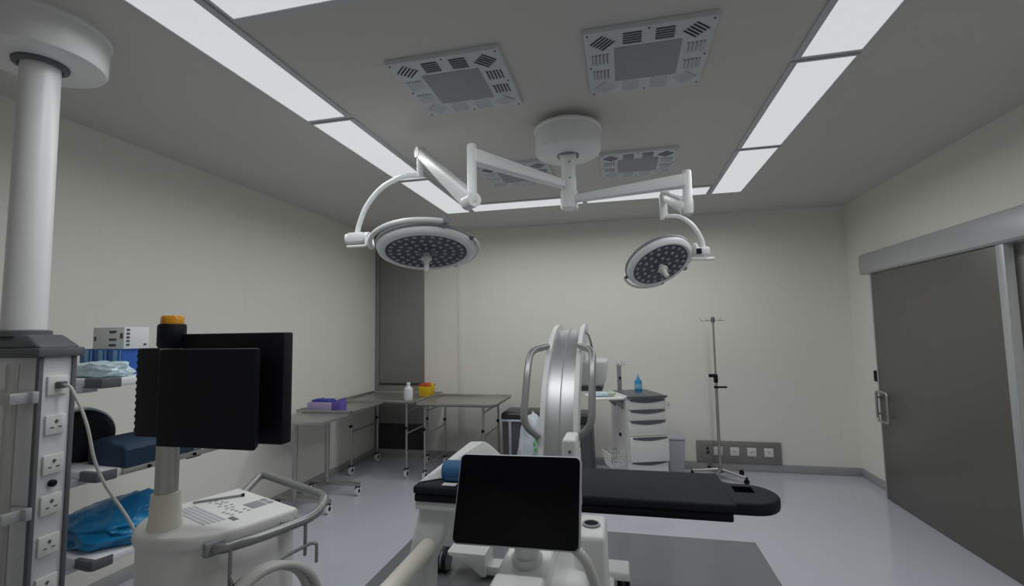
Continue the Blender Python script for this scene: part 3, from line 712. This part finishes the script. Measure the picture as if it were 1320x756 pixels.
# ------------------------------------------------------------------ operating table
t = thing('operating_table', 'black padded operating table on a white end column, behind the tablet', 'operating table', (-.9, 2.4, 0))
link('mattress', MB().box(-1.005, .435, 2.185, 2.635, .760, .800, .012, 3), M['mattress'], t)
mb = MB(); mb.box(-1.0, .42, 2.19, 2.63, .724, .760, .008, 2)
link('tabletop', mb, M['carbon'], t)
def headpoly(g=0):
    P = [(.40, 2.225-g), (.50, 2.225-g)]
    for k in range(13):
        a = R(-90+180*k/12); P.append((.515+(.125+g)*math.cos(a), 2.362+(.137+g)*math.sin(a)))
    return P + [(.47, 2.50+g), (.43, 2.53+g), (.40, 2.60)]
hr = link('head_rest', MB().prism(headpoly(), .742, .796, bev=.012, seg=3), M['mattress'], t)
link('head_slot', MB().prism([(.462, 2.365), (.545, 2.365), (.545, 2.445), (.462, 2.445)], .7955, .7970), M['void'], hr)
mb = MB(); mb.box(-1.0, -.42, 2.20, 2.60, .684, .724, .006)
link('frame', mb, M['cwhite'], t)
mb = MB(); mb.prism([(-.995, .686), (-.845, .686), (-.853, .60), (-.874, .525), (-.912, .467), (-.945, .40), (-.955, .03), (-1.13, .03), (-1.095, .25), (-1.05, .45)], 2.23, 2.37, axis='y', bev=.02, seg=3)
link('column', mb, M['cwhite'], t)
mb = MB(); mb.tube([(-.945, 2.24, .505), (-.945, 2.20, .505), (-.945, 1.72, .50)], [.038, .040, .042], 24)
link('handle_tube', mb, M['cream'], t)
mb = MB(); mb.box(-1.25, -.60, 2.22, 2.60, .0, .06, .015)
link('base_plate', mb, M['cwhite'], t)
tag(link('bolster', MB().lathe([(0, -.19), (.035, -.19), (.046, -.183), (.05, -.17), (.05, .17), (.046, .183), (.035, .19), (0, .19)], (0,0,0), 32, Mx=Matrix.Translation((-.695, 2.285, .850)) @ Matrix.Rotation(R(90), 4, 'Y')), M['bluecush']), 'blue round bolster on the left end of the operating table', 'cushion')
tag(link('wedge_pillow', MB().hull([(-.995, 2.235, .801), (-.985, 2.62, .801), (-.62, 2.62, .801), (-.745, 2.45, .801), (-.86, 2.60, .91), (-.83, 2.555, .930), (-.755, 2.55, .935), (-.74, 2.60, .91), (-.99, 2.235, .806)], .045, 6), M['cloth'], sharp=85), 'white wedge pillow rising behind the blue bolster on the table', 'pillow')
tag(link('paper_slip', MB().box(-.868, -.80, 2.21, 2.25, .8005, .803), M['cloth']), 'small white slip lying beside the blue bolster on the mattress', 'paper')

# ------------------------------------------------------------------ stainless furniture at the back left
def caster_small(x, y, parent, r=.045, dx=0.0):
    c = link('caster', MB().tube([(x-.012+dx, y, r), (x+.012+dx, y, r)], r, 22), M['socket'], parent)
    link('tyre', MB().tube([(x-.009+dx, y, r), (x+.009+dx, y, r)], r+.004, 22), M['dgrey'], c) if False else None
    mb = MB(); mb.cyl((x-.014+dx, y, r), (x+.014+dx, y, r), r*.42, 14); mb.box(x-.02+dx, x+.02+dx, y-.014, y+.012, r*1.75, r*2.15, .003); mb.tube([(x, y-.05, r*1.9), (x, y-.01, r*1.95)], .006, 6)
    link('brake', mb, M['black'], c)
    mb = MB(); mb.cyl((x, y, r*2.1), (x, y, r*2.1+.03), .012, 10)
    link('stem', mb, M['steel'], c)
t = thing('instrument_table', 'stainless two-post instrument table by the left wall, nearest the monitor cart', 'instrument table', (-2.75, 4.05, 0))
mb = MB(); mb.box(-3.0, -2.50, 3.63, 4.40, .778, .792, .003); mb.box(-2.506, -2.498, 3.63, 4.40, .765, .792, .002); mb.box(-3.0, -2.50, 3.626, 3.634, .765, .792, .002)
link('table_top', mb, M['steel'], t)
for y in (3.76, 4.23):
    link('post', MB().tube([(-2.84, y, .08), (-2.84, y, .78)], .022, 18), M['steel'], t)
for y in (3.76, 4.23):
    mb = MB(); mb.box(-3.02, -2.485, y-.018, y+.018, .088, .118, .004)
    link('base_bar', mb, M['steel'], t)
    for x in (-2.505, -3.0): caster_small(x, y, t, .042)
link('cross_bar', MB().box(-2.86, -2.82, 3.76, 4.23, .088, .113, .003), M['steel'], t)
tr = thing('instrument_tray', 'shallow stainless tray on the instrument table under the purple glove box', 'tray', (-2.77, 4.36, .792))
mb = MB(); mb.box(-3.06, -2.475, 4.06, 4.66, .793, .800, .002)
for a in ((-3.06, -3.05, 4.06, 4.66), (-2.485, -2.475, 4.06, 4.66), (-3.06, -2.475, 4.06, 4.07), (-3.06, -2.475, 4.65, 4.66)): mb.box(*a, .795, .818, .002)
link('pan', mb, M['steel'], tr)
b = thing('glove_box', 'open purple glove box on the stainless tray', 'box', (-2.80, 4.16, .8005), R(2))
link('carton', MB().box(-.175, .08, -.055, .06, 0, .082, .002), M['lilac'], b, world=False)
mb = MB(); mb.box(.08, .172, -.055, .06, 0, .086, .002); mb.hexa([(.08, -.055, .084), (.17, -.055, .086), (.17, .05, .084), (.08, .05, .084), (.10, -.05, .086), (.172, -.05, .118), (.172, .05, .118), (.10, .05, .086)])
link('end_panel', mb, M['purple'], b, world=False)
mb = MB(); mb.blob((-.06, 0, .086), (.10, .045, .028), .4, 7, 3, seed=4); mb.blob((.03, .0, .088), (.06, .04, .024), .4, 7, 3, seed=8)
link('glove_pile', mb, M['glove'], b, world=False)

def instrument_cart(x0, x1, y0, y1, zt, lx, ly, label, rz=0):
    t = thing('instrument_cart', label, 'instrument cart', ((x0+x1)/2, (y0+y1)/2, 0), 0, 'stainless instrument carts along the back wall')
    mb = MB(); mb.box(x0, x1, y0, y1, zt-.014, zt-.006, .001)
    for a in ((x0, x0+.014, y0, y1), (x1-.014, x1, y0, y1), (x0, x1, y0, y0+.014), (x0, x1, y1-.014, y1)): mb.box(*a, zt-.018, zt+.016, .004)
    link('tray_top', mb, M['steel'], t)
    for x in lx:
        for y in ly:
            link('leg', MB().tube([(x, y, .11), (x, y, zt-.014)], .0125, 14), M['steel'], t)
            caster_small(x, y, t, .048)
        for z in (.14, .46, .70): link('side_rung', MB().tube([(x, ly[0], z), (x, ly[1], z)], .009, 10), M['steel'], t)
        for y in ly: link('black_knob', MB().cyl((x-.0, y-.012, .52), (x, y-.03, .52), .016, 12), M['black'], t)
    return t
instrument_cart(-3.075, -2.155, 4.76, 5.54, .80, (-2.935, -2.285), (4.82, 5.39), 'stainless instrument cart in the left corner carrying bottle and yellow container')
instrument_cart(-2.135, -1.28, 4.70, 5.46, .785, (-2.06, -1.42), (4.78, 5.38), 'stainless instrument cart with empty top between the corner cart and the bins')
# bottle and sharps container
b = thing('disinfectant_bottle', 'clear white bottle with white cap on the corner instrument cart', 'bottle', (-2.335, 4.97, .7945))
link('bottle_body', MB().lathe([(.046, 0), (.049, .006), (.049, .115), (.044, .13), (.02, .15), (.018, .158), (0, .158)], (0,0,0), 28), M['bottle'], b, world=False)
link('cap', MB().lathe([(.0215, .156), (.0215, .185), (.017, .189), (0, .189)], (0,0,0), 20), M['white2'], b, world=False)
link('label', MB().lathe([(.0494, .03), (.0496, .032), (.0496, .098), (.0494, .10)], (0,0,0), 28), M['carton'], b, world=False)
b = thing('sharps_container', 'yellow sharps container with red lid beside the clear bottle', 'container', (-2.245, 5.27, .7945), R(-8))
link('tub', MB().hexa([(-.062, -.06, 0), (.062, -.06, 0), (.062, .06, 0), (-.062, .06, 0), (-.075, -.072, .125), (.075, -.072, .125), (.075, .072, .125), (-.075, .072, .125)], .008), M['yellow'], b, world=False)
mb = MB(); mb.box(-.078, .078, -.074, .074, .122, .136, .004); mb.hexa([(-.06, -.06, .135), (.04, -.06, .135), (.04, .06, .135), (-.06, .06, .135), (-.04, -.04, .155), (.02, -.04, .155), (.02, .04, .155), (-.04, .04, .155)], .004)
link('lid', mb, M['red'], b, world=False)
link('side_clip', MB().box(.066, .086, -.03, .03, .07, .15, .004), M['yellow'], b, world=False)

# stainless return-air panel in the corner
t = thing('steel_wall_panel', 'tall brushed steel return-air panel in the back left corner', 'wall panel', (-2.78, 5.65, 0))
link('upper_panel', MB().box(-3.05, -2.438, 5.640, 5.655, .90, 2.80, .002), M['steelpan'], t)
link('edge_strip', MB().box(-3.109, -3.052, 5.630, 5.655, 0.0, 2.80, .003), M['steelpan'], t)
link('ledge', MB().box(-3.05, -2.438, 5.625, 5.655, .880, .899, .002), M['grille'], t)
link('lower_panel', MB().box(-3.05, -2.438, 5.636, 5.655, .40, .879, .002), M['steelpan'], t)
gb = link('grille', MB().box(-3.05, -2.438, 5.640, 5.655, .085, .399, .002), M['grille'], t)
mb = MB()
for k in range(12): mb.box(-3.03, -2.458, 5.634, 5.642, .105+.024*k, .115+.024*k)
link('slat', mb, M['grille'], gb)
link('sill', MB().box(-3.05, -2.438, 5.632, 5.655, 0.0, .084, .003), M['base'], t)

# ------------------------------------------------------------------ bins
def bin_(x, y, w, d_, h, label, wide=1.0):
    t = thing('waste_bin', label, 'bin', (x, y, 0), 0, 'dark grey waste bins at the back wall')
    a, b_ = w/2, d_/2; k = wide
    link('bin_body', MB().hexa([(-a*k, -b_*k, .012), (a*k, -b_*k, .012), (a*k, b_*k, .012), (-a*k, b_*k, .012), (-a, -b_, h-.08), (a, -b_, h-.08), (a, b_, h-.08), (-a, b_, h-.08)], .02, 3), M['bin'], t, world=False)
    mb = MB(); mb.box(-a*k+.01, a*k-.01, -b_*k+.01, b_*k-.01, 0, .015)
    link('foot', mb, M['black'], t, world=False)
    return t
b = bin_(-1.10, 5.25, .40, .36, .66, 'dark grey waste bin left of the C-arm with folded-over black liner', .95)
mb = MB(); mb.hexa([(-.215, -.195, .585), (.215, -.195, .585), (.215, .195, .585), (-.215, .195, .585), (-.205, -.185, .665), (.205, -.185, .665), (.205, .185, .665), (-.205, .185, .665)], .03, 3)
link('liner', mb, M['binliner'], b, world=False)
link('liner_hem', MB().box(-.212, .212, -.192, .192, .566, .588, .008), M['bagwhite'], b, world=False)
link('front_strip', MB().box(-.125, -.095, -.19, -.172, .02, .57, .004), M['binlight'], b, world=False)
b = bin_(-.53, 5.25, .36, .36, .64, 'dark grey waste bin half hidden behind the C-arm, right of its arc', 1.08)
mb = MB(); mb.hexa([(-.19, -.19, .56), (.19, -.19, .56), (.19, .19, .56), (-.19, .19, .56), (-.18, -.18, .655), (.18, -.18, .655), (.18, .18, .655), (-.18, .18, .655)], .03, 3)
link('liner', mb, M['binliner'], b, world=False)
t_ = thing('rubbish_bag', 'white plastic bag with green print in front of the left waste bin', 'bag', (-.925, 4.92, 0))
mb = MB(); mb.blob((0, 0, .33), (.16, .10, .33), .20, 6, 4, flatz=.003, seed=12)
link('bag_body', mb, M['bagwhite'], t_, world=False)
mb = MB()
for k, (x, z) in enumerate(((-.03, .40), (-.005, .44), (.015, .41), (-.02, .34), (.01, .33), (-.03, .28), (.0, .26), (.02, .37), (-.015, .48))):
    mb.blob((x*1.2+.055, -.099, z), (.014, .012, .026), .5, 8, 2, seed=k)
link('green_print', mb, M['green'], t_, world=False)
tb_ = thing('pedal_bin', 'pale grey small bin on the floor right of the drawer trolley', 'bin', (.50, 5.42, 0))
link('bin_body', MB().hexa([(-.07, -.10, 0), (.07, -.10, 0), (.07, .10, 0), (-.07, .10, 0), (-.085, -.12, .375), (.085, -.12, .375), (.085, .12, .375), (-.085, .12, .375)], .012, 3), M['binlight'], tb_, world=False)
link('lid', MB().box(-.09, .09, -.125, .125, .374, .402, .010, 3), M['binlight'], tb_, world=False)

# ------------------------------------------------------------------ drawer trolley
t = thing('drawer_trolley', 'white five-drawer medical trolley with dark grey top by the back wall', 'trolley', (.015, 4.66, 0), R(20))
w, dp = .385, .48
link('cabinet', MB().box(0, w, .018, dp, .10, .885, .006), M['white2'], t, world=False)
mb = MB(); mb.box(-.008, w+.008, -.006, dp+.006, .880, .902, .006); 
link('top_frame', mb, M['white2'], t, world=False)
mb = MB(); mb.box(.012, w-.012, .02, dp-.01, .9015, .906, .002); mb.prism([(-.008, -.004), (.0, -.022), (.04, -.028), (w-.04, -.028), (w, -.022), (w+.008, -.004)], .884, .906, bev=.006)
link('top_mat', mb, M['dgrey'], t, world=False)
zs = [(.775, .868, 0), (.675, .768, 0), (.535, .668, 0), (.305, .528, .035), (.115, .298, 0)]
for z0, z1_, pull in zs:
    y0 = -pull
    dr = link('drawer', MB().box(.008, w-.006, y0, .03, z0, z1_, .005), M['white2'], t, world=False)
    poly = [(.03, z1_+.002), (w-.02, z1_+.002)] + [(w-.02-(w-.05)*k/10, z1_-.012-.020*math.sin(PI*k/10)) for k in range(11)]
    link('drawer_grip', MB().prism(poly, y0-.004, y0+.004, axis='y'), M['dgrey'], dr, world=False)
mb = MB(); mb.box(-.02, w+.02, 0, dp, .072, .10, .01)
link('bumper', mb, M['mgrey'], t, world=False)
for x in (.04, w-.04):
    for y in (.05, dp-.05):
        link('caster', MB().tube([(x-.014, y, .036), (x+.014, y, .036)], .036, 18).cyl((x, y, .036), (x, y, .075), .01, 8), M['dgrey'], t, world=False)
mb = MB(); mb.tube(fillet([(w, .05, .84), (w+.045, .05, .83), (w+.05, .06, .80), (w+.04, .06, .765), (w, .06, .76)], .02), .008, 8)
mb.tube(fillet([(w, .30, .84), (w+.045, .30, .83), (w+.05, .30, .80), (w+.04, .30, .765), (w, .30, .76)], .02), .008, 8); mb.tube([(w+.05, .055, .80), (w+.05, .30, .80)], .008, 8)
link('push_handle', mb, M['white2'], t, world=False)
link('side_knob', MB().lathe([(.017, 0), (.017, .012), (.01, .016), (0, .016)], (0,0,0), 14, Mx=Matrix.Translation((0, .20, .515)) @ Matrix.Rotation(R(-90), 4, 'Y')), M['black'], t, world=False)
mb = MB(); mb.prism(rrect(.15, .19, .02), .868, .886, bev=.004, Mx=Matrix.Translation((-.155, .22, 0)))
link('side_shelf', mb, M['white2'], t, world=False)
for y in (.10, .32): link('shelf_bracket', MB().prism([(0, .868), (-.11, .868), (-.11, .855), (-.012, .77), (0, .77)], y-.006, y+.006, axis='y'), M['mgrey'], t, world=False)
# wire basket
mb = MB(); bz = [(.365, 0.0), (.32, .008), (.275, .016), (.24, .022)]
def ring(z, ins): return [(-.02-ins*.2, .03+ins, z), (-.02-ins*.2, .27-ins, z), (-.17+ins, .27-ins, z), (-.17+ins, .03+ins, z)]
for z, ins in bz: mb.tube(ring(z, ins), .005 if z < .36 else .007, 6, closed=True)
A, B = ring(.365, 0), ring(.24, .022)
for i in range(4):
    for k in range(6):
        f = k/6; a0, a1 = Vector(A[i]), Vector(A[(i+1)%4]); b0, b1 = Vector(B[i]), Vector(B[(i+1)%4])
        mb.tube([a0.lerp(a1, f), b0.lerp(b1, f)], .0032, 6)
for k in range(1, 6): mb.tube([(-.04, .06+.03*k, .24), (-.148, .06+.03*k, .24)], .0025, 6)
mb.box(-.03, .004, .13, .17, .335, .375, .003)
link('wire_basket', mb, M['white2'], t, world=False)
# back pole with hooks
ap = link('accessory_post', MB().box(.08, .12, dp-.02, dp+.012, .885, 1.155, .004), M['mgrey'], t, world=False)
mb = MB()
for x, y, z in ((-.05, -.03, 1.18), (-.02, -.05, 1.205), (.03, -.04, 1.21), (.06, -.02, 1.19), (.08, -.05, 1.175)):
    mb.tube(fillet([(.10, dp, 1.14), (.10+x*.5, dp+y*.5, 1.165), (.10+x, dp+y, z), (.10+x*1.1, dp+y-.02, z-.02)], .015), .006, 8); mb.lathe([(.011, -.012), (.013, 0), (.011, .012)], (.10+x, dp+y, z), 10)
link('white_hook', mb, M['white2'], ap, world=False)
link('post_knob', MB().cyl((.10, dp-.02, 1.03), (.10, dp-.035, 1.03), .012, 12), M['black'], ap, world=False)
Tw = Matrix.Translation((.015, 4.66, 0)) @ Matrix.Rotation(R(20), 4, 'Z')
p = Tw @ Vector((.225, .28, .907))
b = thing('sanitiser_bottle', 'blue hand sanitiser bottle standing on the drawer trolley top', 'bottle', p)
link('bottle_body', MB().lathe([(.034, 0), (.037, .005), (.037, .095), (.03, .115), (.014, .128), (.013, .134), (0, .134)], (0,0,0), 26, sx=1.0, sy=.75), M['blueliq'], b, world=False)
link('cap', MB().lathe([(.016, .132), (.016, .155), (.009, .158), (.007, .172), (0, .172)], (0,0,0), 18), M['lblue'], b, world=False)
link('label', MB().lathe([(.0375, .03), (.0378, .032), (.0378, .078), (.0375, .08)], (0,0,0), 26, sx=1, sy=.75), M['lblue'], b, world=False)
p = Tw @ Vector((-.16, .17, .8865))
b = thing('swab_pack', 'green and white swab pack lying on the trolley side shelf', 'medical pack', p, R(12))
link('pack', MB().blob((-.02, 0, .022), (.085, .05, .026), .25, 6, 3, flatz=.0005, seed=6, box=.3), M['softpack'], b, world=False)
link('green_pack', MB().blob((.055, -.02, .03), (.05, .03, .024), .25, 6, 3, flatz=.0005, seed=2, box=.3), M['greenpack'], b, world=False)

# ------------------------------------------------------------------ IV stand
t = thing('iv_stand', 'tall stainless IV stand with black clamp by the back wall', 'IV stand', (.92, 5.36, 0))
link('lower_pole', MB().tube([(0, 0, .075), (0, 0, 1.0)], .0155, 16), M['steel'], t, world=False)
link('upper_pole', MB().tube([(0, 0, .98), (0, 0, 1.60)], .0105, 14), M['steel'], t, world=False)
mb = MB(); mb.lathe([(.02, .965), (.022, .97), (.022, 1.04), (.016, 1.05)], (0,0,0), 16); mb.cyl((-.015, 0, 1.035), (-.065, -.01, 1.035), .018, 12)
mb.box(-.02, .02, -.02, .02, .905, .93, .004); mb.box(.01, .105, -.012, .012, .908, .926, .004)
link('height_clamp', mb, M['black'], t, world=False)
link('pole_cap', MB().lathe([(.018, 1.585), (.020, 1.60), (.020, 1.635), (.012, 1.645), (0, 1.645)], (0,0,0), 14), M['dgrey'], t, world=False)
mb = MB()
for k in range(4):
    a = k*PI/2+.35; c_, s_ = math.cos(a), math.sin(a)
    mb.tube(fillet([(0, 0, 1.61), (.085*c_, .085*s_, 1.605), (.13*c_, .13*s_, 1.60), (.145*c_, .145*s_, 1.635)], .02), .0035, 6)
link('hook', mb, M['steel'], t, world=False)
mb = MB(); mb.lathe([(.035, .06), (.03, .10), (.017, .11)], (0,0,0), 18)
link('hub', mb, M['dgrey'], t, world=False)
for k in range(5):
    a = 2*PI*k/5+.55; c_, s_ = math.cos(a), math.sin(a); L = .27
    mb = MB(); mb.tube([(.02*c_, .02*s_, .088), (L*c_, L*s_, .062)], [.018, .012], 10)
    lg = link('leg', mb, M['steel'], t, world=False)
    mb = MB(); mb.tube([(L*c_-.01*s_, L*s_+.01*c_, .025), (L*c_+.01*s_, L*s_-.01*c_, .025)], .025, 16); mb.cyl((L*c_, L*s_, .03), (L*c_, L*s_, .07), .012, 8)
    link('caster', mb, M['black'], lg, world=False)

# ------------------------------------------------------------------ wall outlet panel
t = thing('outlet_panel', 'brushed steel wall panel with four white sockets low on the back wall', 'outlet panel', (1.155, 5.65, .09))
mb = MB(); mb.box(.735, 1.577, 5.634, 5.655, .088, .312, .003)
link('plate', mb, M['steelpan'], t)
mb = MB()
for a in ((.785, 1.527, .128, .136), (.785, 1.527, .268, .276), (.785, .793, .128, .276), (1.519, 1.527, .128, .276)): mb.box(a[0], a[1], 5.631, 5.636, a[2], a[3], .001)
link('inner_frame', mb, M['steelpan'], t)
for x in (.953, 1.119, 1.287, 1.453):
    s = link('socket', MB().box(x-.044, x+.044, 5.626, 5.636, .164, .252, .003), M['socket'], t)
    link('socket_hole', MB().box(x-.014, x-.002, 5.625, 5.627, .208, .213).box(x+.002, x+.016, 5.625, 5.627, .211, .216).box(x-.004, x+.004, 5.625, 5.627, .200, .206), M['dgrey'], s)
for z in (.19, .235):
    link('earth_terminal', MB().cyl((.848, 5.636, z), (.848, 5.618, z), .012, 14), M['black'], t)

# ------------------------------------------------------------------ camera, world, view
cam = bpy.data.cameras.new('camera'); co = bpy.data.objects.new('camera', cam); COL.objects.link(co)
cam.sensor_width = 36; cam.sensor_fit = 'HORIZONTAL'; cam.lens = 36 * 617.35 / 1320
cam.clip_start = .05
bk = -fw
co.matrix_world = Matrix(((rt.x, up.x, bk.x, cam_loc.x), (rt.y, up.y, bk.y, cam_loc.y), (rt.z, up.z, bk.z, cam_loc.z), (0,0,0,1)))
S.camera = co
wd = bpy.data.worlds.new('world'); S.world = wd; wd.use_nodes = True
wd.node_tree.nodes['Background'].inputs[0].default_value = (.5, .5, .52, 1); wd.node_tree.nodes['Background'].inputs[1].default_value = .0
S.view_settings.view_transform = 'Standard'; S.view_settings.look = 'None'
S.view_settings.exposure = 0.0; S.view_settings.gamma = 1.0; S.view_settings.use_curve_mapping = False
S.cycles.max_bounces = 10; S.cycles.diffuse_bounces = 6; S.cycles.glossy_bounces = 4
S.cycles.use_denoising = True
